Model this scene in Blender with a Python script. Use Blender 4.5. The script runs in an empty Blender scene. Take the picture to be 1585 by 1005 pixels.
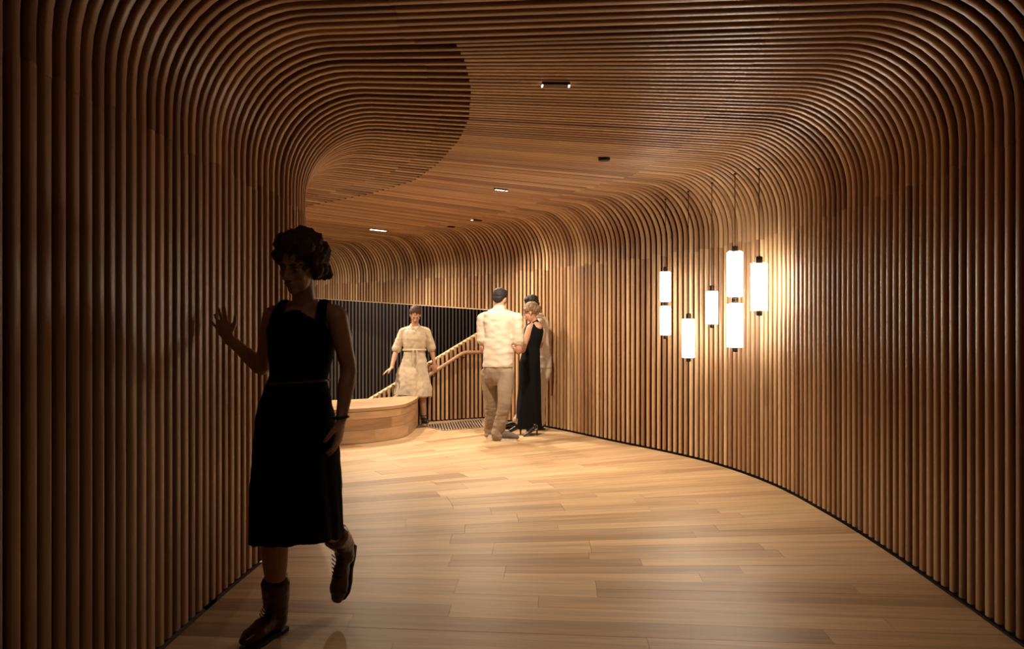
import bpy, bmesh, math, random
import numpy as np
from mathutils import Vector, Matrix, noise
random.seed(7)
S = bpy.context.scene
COL = S.collection
V = Vector
pi = math.pi

# ------------------------------------------------------------------ camera
F_PX, CX, HZ, EYE = 1200.0, 792.5, 508.0, 1.3
cam = bpy.data.cameras.new('camera'); camo = bpy.data.objects.new('camera', cam); COL.objects.link(camo)
cam.sensor_width = 36; cam.lens = 36*F_PX/1585; cam.shift_y = 5.5/1585; cam.clip_start = .05
camo.location = (0, 0, EYE); camo.rotation_euler = (pi/2, 0, 0)
S.camera = camo
def at(px, py, d):                    # a point seen at that pixel, d metres into the room
    return V(((px-CX)*d/F_PX, d, EYE+(HZ-py)*d/F_PX))

# ------------------------------------------------------------------ world, exposure, lights
w = bpy.data.worlds.new('world'); S.world = w; w.use_nodes = True
w.node_tree.nodes['Background'].inputs[0].default_value = (.9, .5, .35, 1)
w.node_tree.nodes['Background'].inputs[1].default_value = .012
S.view_settings.view_transform = 'Standard'; S.view_settings.look = 'None'
S.view_settings.gamma = 1; S.view_settings.use_curve_mapping = False
S.view_settings.exposure = 0.15
LAMP = 15.0
WARM = (1.0, .82, .60)
def spot(name, loc, target, power, size, blend=.6, col=WARM, r=.03):
    l = bpy.data.lights.new(name, 'SPOT'); l.energy = power; l.spot_size = math.radians(size); l.spot_blend = blend
    l.color = col; l.shadow_soft_size = r
    o = bpy.data.objects.new(name, l); COL.objects.link(o); o.location = loc
    o.rotation_euler = (V(target)-V(loc)).to_track_quat('-Z', 'Y').to_euler()
    return o
spot('spot_light', (.25, 4.44, 2.66), (.55, 4.1, 0), 58, 84, 1, r=.06)
spot('spot_light', (.1, 1.6, 2.66), (-.1, 2.8, 0), 9, 100, 1, r=.06)
spot('spot_light', (.76, 6.39, 2.66), (.65, 6.3, 0), 210, 115, 1, r=.06)
spot('spot_light', (-.11, 7.8, 2.66), (-.2, 8.6, .3), 320, 140, 1, r=.05)
spot('spot_light', (-.46, 10.0, 2.66), (.2, 9.4, .2), 220, 140, 1, r=.04)
spot('spot_light', (-1.9, 11.0, 2.66), (-1.8, 10.8, .8), 300, 160, 1, r=.04)
spot('spot_light', (-2.9, 9.6, 2.66), (-2.0, 9.6, .0), 330, 150, 1, r=.05)
spot('spot_light', (-4.2, 11.6, 2.66), (-3.9, 11.9, 1.4), 320, 160, 1, r=.05)  # added fill without a fitting, brightens the far-left ceiling and hanging wall
spot('spot_light', (-2.6, 14.2, 2.9), (-2.4, 16.1, .6), 130, 160, 1, (1, .85, .75), r=.1)  # added fill without a fitting, lifts the dark wall beyond the stairwell

# ------------------------------------------------------------------ helpers
def mesh_obj(name, bm, mat=None, parent=None, smooth=False, sharp=None):
    me = bpy.data.meshes.new(name); bm.to_mesh(me); bm.free()
    if mat: me.materials.append(mat)
    if smooth:
        me.shade_smooth()
        if sharp: me.set_sharp_from_angle(angle=math.radians(sharp))
    o = bpy.data.objects.new(name, me); COL.objects.link(o)
    if parent: o.parent = parent
    return o
def empty(name, loc, label=None, cat=None, group=None):
    o = bpy.data.objects.new(name, None); COL.objects.link(o); o.location = loc; o.empty_display_size = .1
    if label: o['label'] = label; o['category'] = cat
    if group: o['group'] = group
    return o
def adopt(root, o):
    o.parent = root; o.matrix_parent_inverse = Matrix.Translation(-V(root.location)); return o
def struct(o, label=None):
    o['kind'] = 'structure'
    if label: o['label'] = label
    return o
def quad(bm, *pts):
    return bm.faces.new([bm.verts.new(p) for p in pts])
def prism(bm, poly, z0, z1):
    a = [bm.verts.new((p[0], p[1], z0)) for p in poly]; b = [bm.verts.new((p[0], p[1], z1)) for p in poly]
    bm.faces.new(a[::-1]); bm.faces.new(b); n = len(poly)
    for i in range(n): bm.faces.new([a[i], a[(i+1) % n], b[(i+1) % n], b[i]])
def lathe(bm, prof, c, seg=24):       # prof [(r,z)] around vertical axis at c
    rings = []
    for r, z in prof:
        rings.append([bm.verts.new((c[0]+r*math.cos(2*pi*i/seg), c[1]+r*math.sin(2*pi*i/seg), c[2]+z)) for i in range(seg)])
    for a, b in zip(rings, rings[1:]):
        for i in range(seg): bm.faces.new([a[i], a[(i+1) % seg], b[(i+1) % seg], b[i]])
    bm.faces.new(rings[0][::-1]); bm.faces.new(rings[-1])

# ------------------------------------------------------------------ materials
def mat_new(name):
    m = bpy.data.materials.new(name); m.use_nodes = True
    nt = m.node_tree; b = nt.nodes['Principled BSDF']; return m, nt, b
def plain(name, col, rough=.6, metal=0, emit=None, es=0, noise_amt=.15, nscale=25, sheen=0):
    m, nt, b = mat_new(name)
    b.inputs['Roughness'].default_value = rough; b.inputs['Metallic'].default_value = metal
    n = nt.nodes.new('ShaderNodeTexNoise'); n.inputs['Scale'].default_value = nscale; n.inputs['Detail'].default_value = 5
    tc = nt.nodes.new('ShaderNodeTexCoord'); nt.links.new(tc.outputs['Object'], n.inputs['Vector'])
    r = nt.nodes.new('ShaderNodeValToRGB')
    r.color_ramp.elements[0].position = .3; r.color_ramp.elements[1].position = .7
    r.color_ramp.elements[0].color = (*[c*(1-noise_amt) for c in col], 1); r.color_ramp.elements[1].color = (*[min(1, c*(1+noise_amt)) for c in col], 1)
    nt.links.new(n.outputs['Fac'], r.inputs['Fac']); nt.links.new(r.outputs['Color'], b.inputs['Base Color'])
    if emit: b.inputs['Emission Color'].default_value = (*emit, 1); b.inputs['Emission Strength'].default_value = es
    if sheen: b.inputs['Sheen Weight'].default_value = sheen
    return m
def wood(name, cols, rough=.45, su=1.2, sv=26, spread=1.0, bump=.12, spec=.5):
    # grain runs along UV.x (metres); every piece differs by its object random
    m, nt, b = mat_new(name); L = nt.links
    uv = nt.nodes.new('ShaderNodeUVMap'); oi = nt.nodes.new('ShaderNodeObjectInfo')
    mp = nt.nodes.new('ShaderNodeMapping'); mp.inputs['Scale'].default_value = (su, sv, 1)
    cb = nt.nodes.new('ShaderNodeCombineXYZ'); mul = nt.nodes.new('ShaderNodeMath'); mul.operation = 'MULTIPLY'; mul.inputs[1].default_value = 77
    L.new(oi.outputs['Random'], mul.inputs[0]); L.new(mul.outputs[0], cb.inputs[0]); L.new(mul.outputs[0], cb.inputs[2])
    L.new(uv.outputs[0], mp.inputs['Vector']); L.new(cb.outputs[0], mp.inputs['Location'])
    n1 = nt.nodes.new('ShaderNodeTexNoise'); n1.inputs['Scale'].default_value = 1; n1.inputs['Detail'].default_value = 6; n1.inputs['Distortion'].default_value = .8
    L.new(mp.outputs[0], n1.inputs['Vector'])
    mp2 = nt.nodes.new('ShaderNodeMapping'); mp2.inputs['Scale'].default_value = (su*4, sv*7, 1)
    L.new(uv.outputs[0], mp2.inputs['Vector']); L.new(cb.outputs[0], mp2.inputs['Location'])
    n2 = nt.nodes.new('ShaderNodeTexNoise'); n2.inputs['Scale'].default_value = 1; n2.inputs['Detail'].default_value = 3
    L.new(mp2.outputs[0], n2.inputs['Vector'])
    r1 = nt.nodes.new('ShaderNodeValToRGB'); e = r1.color_ramp.elements
    e[0].position = 0; e[0].color = (*cols[0], 1); e[1].position = 1; e[1].color = (*cols[-1], 1)
    for i, c in enumerate(cols[1:-1]): q = e.new((i+1)/(len(cols)-1)); q.color = (*c, 1)
    wn = nt.nodes.new('ShaderNodeTexWhiteNoise'); wn.noise_dimensions = '1D'; L.new(mul.outputs[0], wn.inputs['W'])
    L.new(wn.outputs['Value'], r1.inputs['Fac'])
    hs = nt.nodes.new('ShaderNodeMapRange'); hs.inputs['From Min'].default_value = .3; hs.inputs['From Max'].default_value = .7
    hs.inputs['To Min'].default_value = 1-.28*spread; hs.inputs['To Max'].default_value = 1+.18*spread
    L.new(n1.outputs['Fac'], hs.inputs['Value'])
    h2 = nt.nodes.new('ShaderNodeMapRange'); h2.inputs['From Min'].default_value = .3; h2.inputs['From Max'].default_value = .7
    h2.inputs['To Min'].default_value = .88; h2.inputs['To Max'].default_value = 1.06
    L.new(n2.outputs['Fac'], h2.inputs['Value'])
    mm = nt.nodes.new('ShaderNodeMath'); mm.operation = 'MULTIPLY'; L.new(hs.outputs[0], mm.inputs[0]); L.new(h2.outputs[0], mm.inputs[1])
    vm = nt.nodes.new('ShaderNodeVectorMath'); vm.operation = 'SCALE'; L.new(r1.outputs['Color'], vm.inputs[0]); L.new(mm.outputs[0], vm.inputs['Scale'])
    L.new(vm.outputs[0], b.inputs['Base Color'])
    b.inputs['Roughness'].default_value = rough; b.inputs['Specular IOR Level'].default_value = spec
    bp = nt.nodes.new('ShaderNodeBump'); bp.inputs['Strength'].default_value = bump; bp.inputs['Distance'].default_value = .003
    L.new(n2.outputs['Fac'], bp.inputs['Height']); L.new(bp.outputs[0], b.inputs['Normal'])
    return m
M_SLAT = wood('oak_slat', [(.29, .145, .07), (.42, .235, .118), (.50, .30, .155), (.62, .40, .22)], rough=.38)
M_FLOOR = wood('oak_floor', [(.46, .29, .155), (.56, .37, .205), (.37, .215, .11), (.64, .435, .25), (.53, .34, .185), (.59, .395, .22)], rough=.42, spec=.4, su=1.0, sv=14, spread=.9, bump=.15)
M_BENCH = wood('oak_bench', [(.37, .215, .11), (.46, .285, .155), (.31, .17, .085)], rough=.4, su=1.5, sv=12)
M_GREY = wood('dark_stained_slat', [(.17, .125, .10), (.22, .165, .135)], rough=.5)
M_BACK = plain('black_backing', (.012, .006, .004), .95, nscale=8)
M_PALE = plain('pale_edge', (.5, .36, .23), .5)
M_SLOT = plain('black_metal', (.01, .008, .007), .4)
M_BRONZE = plain('dark_bronze', (.035, .02, .012), .35, .7)
M_SKIN = plain('skin', (.48, .25, .16), .5, noise_amt=.06)
M_SKINT = plain('tan_skin', (.36, .18, .11), .5, noise_amt=.06)
M_BLACK = plain('black_cloth', (.005, .0045, .0055), .95, noise_amt=.2, nscale=200); M_BLACK.node_tree.nodes['Principled BSDF'].inputs['Specular IOR Level'].default_value = .12
M_WHITE = plain('white_cotton', (.60, .51, .41), .85, noise_amt=.04, nscale=120)
M_LINEN = plain('cream_linen', (.50, .40, .29), .9, noise_amt=.06, nscale=150)
M_CHINO = plain('grey_beige_chino', (.27, .20, .14), .85, noise_amt=.1, nscale=150)
M_CREAM = plain('cream_chino', (.5, .4, .29), .85, noise_amt=.06, nscale=150)
M_HAIRD = plain('dark_brown_hair', (.05, .018, .010), .5, noise_amt=.5, nscale=60)
M_HAIRB = plain('black_hair', (.012, .008, .007), .45, noise_amt=.5, nscale=60)
M_HAIRL = plain('blonde_hair', (.17, .095, .045), .6, noise_amt=.6, nscale=55)
for m_ in (M_HAIRD, M_HAIRB): m_.node_tree.nodes['Principled BSDF'].inputs['Roughness'].default_value = .75
M_BOOT = plain('oxblood_leather', (.055, .010, .006), .3, noise_amt=.25, nscale=30)
M_SOLE = plain('black_rubber', (.012, .008, .007), .7)
M_SNEAK = plain('grey_suede', (.13, .1, .085), .8)
M_WSOLE = plain('white_rubber', (.7, .62, .52), .6)
M_BLKLEA = plain('black_leather', (.01, .008, .008), .35)
M_EYE = plain('eye_white', (.34, .26, .2), .4)
M_IRIS = plain('dark_iris', (.02, .01, .006), .2)
M_LIP = plain('lip', (.34, .1, .075), .45, noise_amt=.05)
M_LAMP = plain('lit_opal_glass', (.8, .75, .68), .4, emit=(1.0, .87, .70), es=LAMP, noise_amt=.01)
M_LED = plain('lit_diode', (.8, .8, .8), .4, emit=(1.0, .85, .65), es=7, noise_amt=.01)
mg, nt, b = mat_new('clear_glass'); b.inputs['Transmission Weight'].default_value = 1; b.inputs['Roughness'].default_value = .02
b.inputs['Base Color'].default_value = (.85, .95, .85, 1); b.inputs['IOR'].default_value = 1.1; M_GLASS = mg

# ------------------------------------------------------------------ the ruled hoops
# n: hoop number; left foot (x, y) and right foot (x, y) of the hoop on the plan
K = np.array([
 (0, -1.41, -1.0, 1.95, -1.5), (30, -1.41, 1.29, 2.0, .88), (53, -1.41, 3.05, 2.055, 2.72), (63, -1.402, 3.813, 2.112, 3.52), (64, -1.40, 3.89, 2.12, 3.60), (65, -1.396, 3.97, 2.13, 3.765),
 (67, -1.39, 4.13, 2.155, 4.09), (75, -1.375, 4.85, 2.2, 5.40), (81, -1.44, 5.40, 2.16, 6.38), (88, -1.63, 6.0, 1.91, 7.46),
 (98, -2.02, 6.75, 1.12, 8.95), (107, -2.55, 7.45, .41, 10.2), (116, -3.3, 8.2, -.53, 11.3), (125, -4.3, 9.1, -1.5, 12.2),
 (142, -6.0, 11.0, -3.4, 14.0), (152, -7.1, 12.1, -4.5, 15.1)], float)
NMAX = 150
def slopes(x, y):
    d = np.diff(y)/np.diff(x); m = np.zeros(len(x)); m[0] = d[0]; m[-1] = d[-1]
    for i in range(1, len(x)-1):
        h0, h1 = x[i]-x[i-1], x[i+1]-x[i]; m[i] = (d[i-1]*h1+d[i]*h0)/(h0+h1)
    return m
SL = [slopes(K[:, 0], K[:, j]) for j in range(1, 5)]
def feet(n):
    x = K[:, 0]; i = int(min(max(np.searchsorted(x, n, side='right')-1, 0), len(x)-2)); h = x[i+1]-x[i]; t = (n-x[i])/h
    out = []
    for j in range(4):
        y = K[:, j+1]; m = SL[j]
        out.append((2*t**3-3*t*t+1)*y[i]+(t**3-2*t*t+t)*h*m[i]+(-2*t**3+3*t*t)*y[i+1]+(t**3-t*t)*h*m[i+1])
    return V((out[0], out[1])), V((out[2], out[3]))
HC, RB, HJ, TAIL = 2.7, .5, 2.07, .40       # ceiling height, bend radius, height of the lower joint, straight tail of the bent pieces
BND = [(-.29, 3.70), (-.245, 4.1), (-.24, 4.56), (-.29, 5.2), (-.40, 5.8), (-.63, 6.6), (-.93, 7.37), (-1.46, 8.08), (-2.39, 8.95), (-3.6, 10.0), (-5.2, 11.6), (-7, 13.4)]
def bnd_hit(a, b):
    for p, q in zip(BND, BND[1:]):
        r = V(b)-V(a); s = V(q)-V(p); den = r.x*s.y-r.y*s.x
        if abs(den) < 1e-9: continue
        w_ = V(p)-V(a); t = (w_.x*s.y-w_.y*s.x)/den; u = (w_.x*r.y-w_.y*r.x)/den
        if 0 <= u <= 1 and 0 <= t <= 1: return t*r.length
    return None
def bulk(n):                                # bottom of the hanging wall above the stairwell
    return 1.60+(n-117)*.0095
PW, PD = .0225, .057
# a rounded oak nose on a narrow black rib
PROF = [(-.006, -PD), (-.006, -.024), (-PW*.9, -.024), (-PW, -.017)] + [(-PW*math.copysign(abs(math.cos(a))**.6, math.cos(a)), -.016+.016*math.sin(a)**.62) for a in [pi*k/9 for k in range(1, 9)]] + [(PW, -.017), (PW*.9, -.024), (.006, -.024), (.006, -PD)]
def slat(name, path, bdir, mat, parent, wd=1.0):
    bm = bmesh.new(); uvl = bm.loops.layers.uv.new('UVMap'); rings = []; run = 0; off = random.uniform(-.0012, .0012); prev = None
    for P, N in path:
        if prev is not None: run += (P-prev).length
        prev = P
        rings.append(([bm.verts.new(P+bdir*(a*wd)+N*(c+off)) for a, c in PROF], run))
    for (r0, u0), (r1, u1) in zip(rings, rings[1:]):
        for i in range(len(PROF)-1):
            f = bm.faces.new([r0[i], r0[i+1], r1[i+1], r1[i]])
            f.material_index = 1 if i in (0, 1, len(PROF)-2, len(PROF)-3) else 0
            for l, (u, v) in zip(f.loops, ((u0, i), (u0, i+1), (u1, i+1), (u1, i))): l[uvl].uv = (u, v*.012)
    for r, u in (rings[0], rings[-1]):
        f = bm.faces.new(r)
        for l in f.loops: l[uvl].uv = (u, 0)
    bmesh.ops.recalc_face_normals(bm, faces=bm.faces)
    o = mesh_obj(name, bm, mat, parent, True, 50); o.data.materials.append(M_BACK); return o

def hoop(n):
    L, R = feet(n); d = (R-L); D = d.length; d.normalize(); d3 = V((d.x, d.y, 0)); b3 = V((-d.y, d.x, 0))
    P = lambda s, z: V((L.x+d.x*s, L.y+d.y*s, z))
    return D, d3, b3, P
up = V((0, 0, 1))
def sec(n, off=0.0):                        # whole section (for the backing), moved outward by off
    D, d3, b3, P = hoop(n); lo, hi = -off, D+off; pts = []
    r = RB+off; zc = HC-RB
    left = [P(lo, 0), P(lo, HJ), P(lo, zc)]
    lb = [P(lo+r-r*math.cos(a), zc+r*math.sin(a)) for a in [pi/2*k/8 for k in range(9)]]
    rb = [P(hi-r+r*math.cos(a), zc+r*math.sin(a)) for a in [pi/2*k/8 for k in range(9)]]
    return left, lb, rb, D

# the setting's backing surfaces
def skin_strip(name, rows, mat):
    bm = bmesh.new(); vs = [[bm.verts.new(p) for p in r] for r in rows]
    for a, b_ in zip(vs, vs[1:]):
        for i in range(len(a)-1): bm.faces.new([a[i], a[i+1], b_[i+1], b_[i]])
    return mesh_obj(name, bm, mat)
OFF = .058
lw, rw, ce, bk = [], [], [], []
ns = [i*1.0 for i in range(0, NMAX+1)]
for n in ns:
    left, lb, rb, D = sec(n, OFF); _, d3, b3, P = hoop(n)
    lw.append([P(-OFF, -.03 if n < 112 else -1.6), P(-OFF, HJ)])
    ce.append([P(-OFF, HJ)]+lb+[p for p in reversed(rb)]+[P(D+OFF, HJ)])
    if n <= 115: rw.append([P(D+OFF, -.03), P(D+OFF, HJ)])
    if n >= 114: bk.append([P(D+OFF, bulk(n)), P(D+OFF, HJ)])
wall_left = struct(skin_strip('wall_left', lw, M_BACK), 'dark curving left wall behind upright oak slats')
wall_right = struct(skin_strip('wall_right', rw, M_BACK), 'dark curving right wall behind upright oak slats and pendant lamps')
wall_back = struct(skin_strip('wall_back', bk, M_BACK), 'hanging slatted wall above the stairwell')
ceiling = struct(skin_strip('ceiling', ce, M_BACK), 'low ceiling of curved oak slats bending down into both walls')
# soffit under the hanging wall
bm = bmesh.new(); prev = None
for n in [114+i for i in range(0, NMAX-113)]:
    D, d3, b3, P = hoop(n); z = bulk(n)-.004
    ring = [bm.verts.new(P(D-.006, z)), bm.verts.new(P(D+.10, z)), bm.verts.new(P(D+.10, z-.014)), bm.verts.new(P(D-.006, z-.014))]
    if prev:
        for i in range(4): bm.faces.new([prev[i], prev[(i+1) % 4], ring[(i+1) % 4], ring[i]])
    prev = ring
o = mesh_obj('trim_1', bm, M_PALE); struct(o, 'pale edge strip under the hanging slatted wall'); 
GAP = .0004
def build_hoop(n, insert):
    D, d3, b3, P = hoop(n); zc = HC-RB; z0 = .022
    jl = HJ+random.uniform(-.02, .02); jr = HJ+random.uniform(-.02, .02)
    tl = RB+TAIL+random.uniform(-.03, .03); tr = RB+TAIL+random.uniform(-.03, .03)
    s_start = None
    if insert:
        s_start = bnd_hit(P(0, 0).xy, P(D, 0).xy)
        if s_start is None: return
    if not insert:
        slat('upright_slat', [(P(0, z0), d3), (P(0, jl-GAP), d3)], b3, M_SLAT, wall_left)
        pth = [(P(0, jl+GAP), d3)]
        for i in range(11):
            a = pi/2*i/10; pth.append((P(RB-RB*math.cos(a), zc+RB*math.sin(a)), d3*math.cos(a)-up*math.sin(a)))
        pth.append((P(tl-GAP, HC), -up))
        slat('left_bent_slat', pth, b3, M_SLAT, ceiling)
    a0 = s_start if insert else tl+GAP
    a1 = D-tr-GAP
    if a1 > a0+.05:
        m1 = a0+(a1-a0)*.5
        slat('ceiling_slat', [(P(a0, HC), -up), (P(m1, HC), -up), (P(a1, HC), -up)], b3, M_SLAT, ceiling)
    pth = [(P(max(D-tr+GAP, a0), HC), -up)]
    for i in range(11):
        a = pi/2*(1-i/10); pth.append((P(D-RB+RB*math.cos(a), zc+RB*math.sin(a)), -d3*math.cos(a)-up*math.sin(a)))
    pth.append((P(D, jr+GAP), -d3))
    slat('right_bent_slat', pth, b3, M_SLAT, ceiling)
    if n <= 114: slat('upright_slat', [(P(D, z0), -d3), (P(D, jr-GAP), -d3)], b3, M_SLAT, wall_right)
    else: slat('upright_slat', [(P(D, bulk(n)), -d3), (P(D, jr-GAP), -d3)], b3, M_SLAT, wall_back)
for i in range(0, NMAX+1):
    build_hoop(i, False)
    if 64 <= i < NMAX: build_hoop(i+.5, True)

# ------------------------------------------------------------------ floor
bm = bmesh.new(); prev = None
for i in range(0, 119):
    L, R = feet(i)
    if i >= 112:
        t = (-1.33-L.x)/(R.x-L.x); L = L+(R-L)*t
    r = [bm.verts.new((L.x, L.y, -.024)), bm.verts.new((R.x, R.y, -.024))]
    if prev and not (i == 112): bm.faces.new([prev[0], prev[1], r[1], r[0]])
    elif prev:
        bm.faces.new([prev[0], prev[1], r[1], r[0]])
    prev = r
M_UNDER = plain('dark_joint', (.06, .03, .015), .9)
floor = struct(mesh_obj('floor', bm, M_UNDER), 'oak plank floor sweeping round to the left')
def board(n0, n1, f0, f1):
    (L0, R0), (L1, R1) = feet(n0), feet(n1)
    a, b_, c, d_ = L0.lerp(R0, f0), L0.lerp(R0, f1), L1.lerp(R1, f1), L1.lerp(R1, f0)
    g = .0007; cen = (a+b_+c+d_)/4
    ax = (b_-a).normalized(); ay = V((-ax.y, ax.x))
    a, b_, c, d_ = a+(ax+ay)*g, b_+(-ax+ay)*g, c+(-ax-ay)*g, d_+(ax-ay)*g
    zt = random.uniform(-.0008, .0003)
    bm = bmesh.new(); uvl = bm.loops.layers.uv.new('UVMap')
    top = [bm.verts.new((p.x, p.y, zt)) for p in (a, b_, c, d_)]; bot = [bm.verts.new((p.x, p.y, -.022)) for p in (a, b_, c, d_)]
    bm.faces.new(top)
    for i in range(4): bm.faces.new([bot[i], bot[(i+1) % 4], top[(i+1) % 4], top[i]])
    for f in bm.faces:
        for l in f.loops:
            q = l.vert.co.xy-cen; l[uvl].uv = (q.dot(ax), q.dot(ay))
    mesh_obj('floor_board', bm, M_FLOOR, floor)
def course(n0, n1, fa, fb):
    (L0, R0) = feet((n0+n1)/2); D = (R0-L0).length
    f = fa; first = True
    while f < fb-1e-4:
        ln = random.uniform(1.1, 2.1)/D*(random.uniform(.3, 1) if first else 1)
        e = f+ln
        if e > fb-.35/D: e = fb
        board(n0, n1, f, e); f = e; first = False
n = 26
while n < 118:
    L, R = feet(n+1); fa = 0
    if n >= 111: fa = (-1.33-L.x)/(R.x-L.x)
    if n < 64: course(n, n+2, 0, 1)
    else:
        fs = max(.38, fa)+random.uniform(-.13, .16)
        if fa < .2: course(n, n+2, fa, fs)
        course(n, n+1, fs, 1); course(n+1, n+2, fs, 1)
    n += 2

# ------------------------------------------------------------------ stairwell: half wall, steps, dark wall
A = V((-.26, 11.237)); B = V((-2.35, 10.05)); hu = (B-A).normalized(); hn = V((hu.y, -hu.x))      # hn faces the room
if hn.y > 0: hn = -hn
HL = (B-A).length
def htop(s): return 1.26-.54*max(0, s-.195)
bm = bmesh.new()
c0, c1 = A+hn*(-.055), B+hn*(-.055); c2, c3 = B+hn*(-.13), A+hn*(-.13)
vb = [bm.verts.new((p.x, p.y, -1.6)) for p in (c0, c1, c2, c3)]; vt = [bm.verts.new((p.x, p.y, z_)) for p, z_ in ((c0, htop(0)-.13), (c1, htop(HL)-.04), (c2, htop(HL)-.04), (c3, htop(0)-.13))]
bm.faces.new(vb[::-1]); bm.faces.new(vt)
for i in range(4): bm.faces.new([vb[i], vb[(i+1) % 4], vt[(i+1) % 4], vt[i]])
bmesh.ops.recalc_face_normals(bm, faces=bm.faces)
half = mesh_obj('wall_stair', bm, M_BACK); struct(half, 'low slatted wall with sloping top beside the stairs')
h3 = V((hn.x, hn.y, 0)); u3 = V((hu.x, hu.y, 0))
k = 0; s = .02
while s < HL:
    p = A+hu*s
    if s < 1.1: zb = .02
    else: zb = -.17*math.ceil((s-1.08)/.28)-.1
    slat('upright_slat', [(V((p.x, p.y, zb)), h3), (V((p.x, p.y, htop(s))), h3)], u3, M_SLAT, half, .85)
    s += .066
# pale coping strip behind the slat tops
bm = bmesh.new(); pr = []
for s_ in (0, .195, HL):
    p = A+hu*s_; z = htop(s_)-.012; q0 = p+hn*(-.03); q1 = p+hn*(-.13)
    pr.append([bm.verts.new((q0.x, q0.y, z)), bm.verts.new((q1.x, q1.y, z)), bm.verts.new((q1.x, q1.y, z-.02)), bm.verts.new((q0.x, q0.y, z-.02))])
for a_, b__ in zip(pr, pr[1:]):
    for i in range(4): bm.faces.new([a_[i], a_[(i+1) % 4], b__[(i+1) % 4], b__[i]])
bm.faces.new(pr[0]); bm.faces.new(pr[-1][::-1])
mesh_obj('coping', bm, M_PALE, half)
# steps going down to the left
stair = empty('staircase', (-1.6, 10.2, -.17), 'oak steps going down behind the curved bench', 'stairs')
for k in range(6):
    s0 = 1.10+.28*k; p0 = A+hu*s0+hn*.01; p1 = A+hu*(s0+.28)+hn*.01; q1 = p1+hn*.42; q0 = p0+hn*.42
    bm = bmesh.new(); prism(bm, [p0, p1, q1, q0], -1.6, -.17*(k+1)); bmesh.ops.recalc_face_normals(bm, faces=bm.faces)
    adopt(stair, mesh_obj('step', bm, M_BENCH))
# lower floor and dark wall beyond
bm = bmesh.new(); quad(bm, (-9, 9.6, -1.6), (1.5, 9.6, -1.6), (1.5, 16.3, -1.6), (-9, 16.3, -1.6)); struct(mesh_obj('floor_lower', bm, plain('oak_lower', (.42, .26, .14), .5)), 'dark lower floor of the stairwell')
bm = bmesh.new(); quad(bm, (-9, 16.2, -1.6), (1.5, 16.2, -1.6), (1.5, 16.2, 3.0), (-9, 16.2, 3.0)); wall_far = struct(mesh_obj('wall_stairwell', bm, M_BACK), 'dark slatted wall at the far side of the stairwell')
x = -6.2
while x < .5:
    slat('upright_slat', [(V((x, 16.14, -1.55)), V((0, -1, 0))), (V((x, 16.14, 2.6)), V((0, -1, 0)))], V((1, 0, 0)), M_GREY, wall_far, .85)
    x += .072
# handrail
def tube(bm, pts, radii, side=None, seg=12, cap=True, sub=0, hem=False):
    pts = [V(p) for p in pts]; rr = [(r, r) if not isinstance(r, (tuple, list)) else tuple(r) for r in radii]
    if sub:
        P2, R2 = [], []; n_ = len(pts)
        for i in range(n_-1):
            p0, p1, p2, p3 = pts[max(i-1, 0)], pts[i], pts[i+1], pts[min(i+2, n_-1)]
            for j in range(sub):
                t = j/sub
                P2.append(.5*((2*p1)+(p2-p0)*t+(2*p0-5*p1+4*p2-p3)*t*t+(3*p1-p0-3*p2+p3)*t**3))
                ts = t*t*(3-2*t)
                R2.append(tuple(rr[i][q]*(1-ts)+rr[i+1][q]*ts for q in (0, 1)))
        P2.append(pts[-1]); R2.append(rr[-1]); pts, rr = P2, R2
    n_ = len(pts); rings = []
    T0 = (pts[1]-pts[0]).normalized()
    Aax = V(side) if side is not None else (V((1, 0, 0)) if abs(T0.x) < .8 else V((0, 1, 0)))
    for i in range(n_):
        T = (pts[min(i+1, n_-1)]-pts[max(i-1, 0)]).normalized()
        src = V(side) if side is not None else Aax
        a = (src-T*src.dot(T)).normalized(); Aax = a; bb = T.cross(a)
        def ring(c, k): return [bm.verts.new(c+a*(rr[i][0]*k*math.cos(2*pi*q/seg))+bb*(rr[i][1]*k*math.sin(2*pi*q/seg))) for q in range(seg)]
        if cap and not hem and i == 0:
            m_ = min(rr[0]); rings.append(ring(pts[0]-T*m_*.75, .55)); rings.append(ring(pts[0]-T*m_*.4, .85))
        rings.append(ring(pts[i], 1))
        if cap and i == n_-1:
            m_ = min(rr[-1]); rings.append(ring(pts[-1]+T*m_*.4, .85)); rings.append(ring(pts[-1]+T*m_*.75, .55))
    for r0, r1 in zip(rings, rings[1:]):
        for q in range(seg): bm.faces.new([r0[q], r0[(q+1) % seg], r1[(q+1) % seg], r1[q]])
    bm.faces.new(rings[0][::-1]); bm.faces.new(rings[-1])
def ell(bm, c, ax, rad, seg=16, rings=10):   # ellipsoid; ax = (a,b,c) unit vectors
    m = Matrix((ax[0]*rad[0], ax[1]*rad[1], ax[2]*rad[2])).transposed().to_4x4(); m.translation = c
    bmesh.ops.create_uvsphere(bm, u_segments=seg, v_segments=rings, radius=1, matrix=m)
rail = empty('handrail', (A.x, A.y, .95), 'oak handrail on brackets, level then sloping down beside the stairs', 'handrail')
def hp(s, z, o=.09): p = A+hu*s+hn*o; return V((p.x, p.y, z))
bm = bmesh.new(); tube(bm, [hp(0, .955), hp(.50, .955), hp(.56, .94), hp(1.05, .66), hp(1.95, .14)], [.026]*5, seg=12)
adopt(rail, mesh_obj('rail', bm, M_BENCH, None, True))
for s_, z_ in ((.50, .955), (.98, .70)):
    bm = bmesh.new(); tube(bm, [hp(s_, z_-.02, .09), hp(s_, z_-.07, .08), hp(s_, z_-.07, 0)], [.007]*3, seg=8)
    adopt(rail, mesh_obj('bracket', bm, M_BRONZE, None, True))

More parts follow.
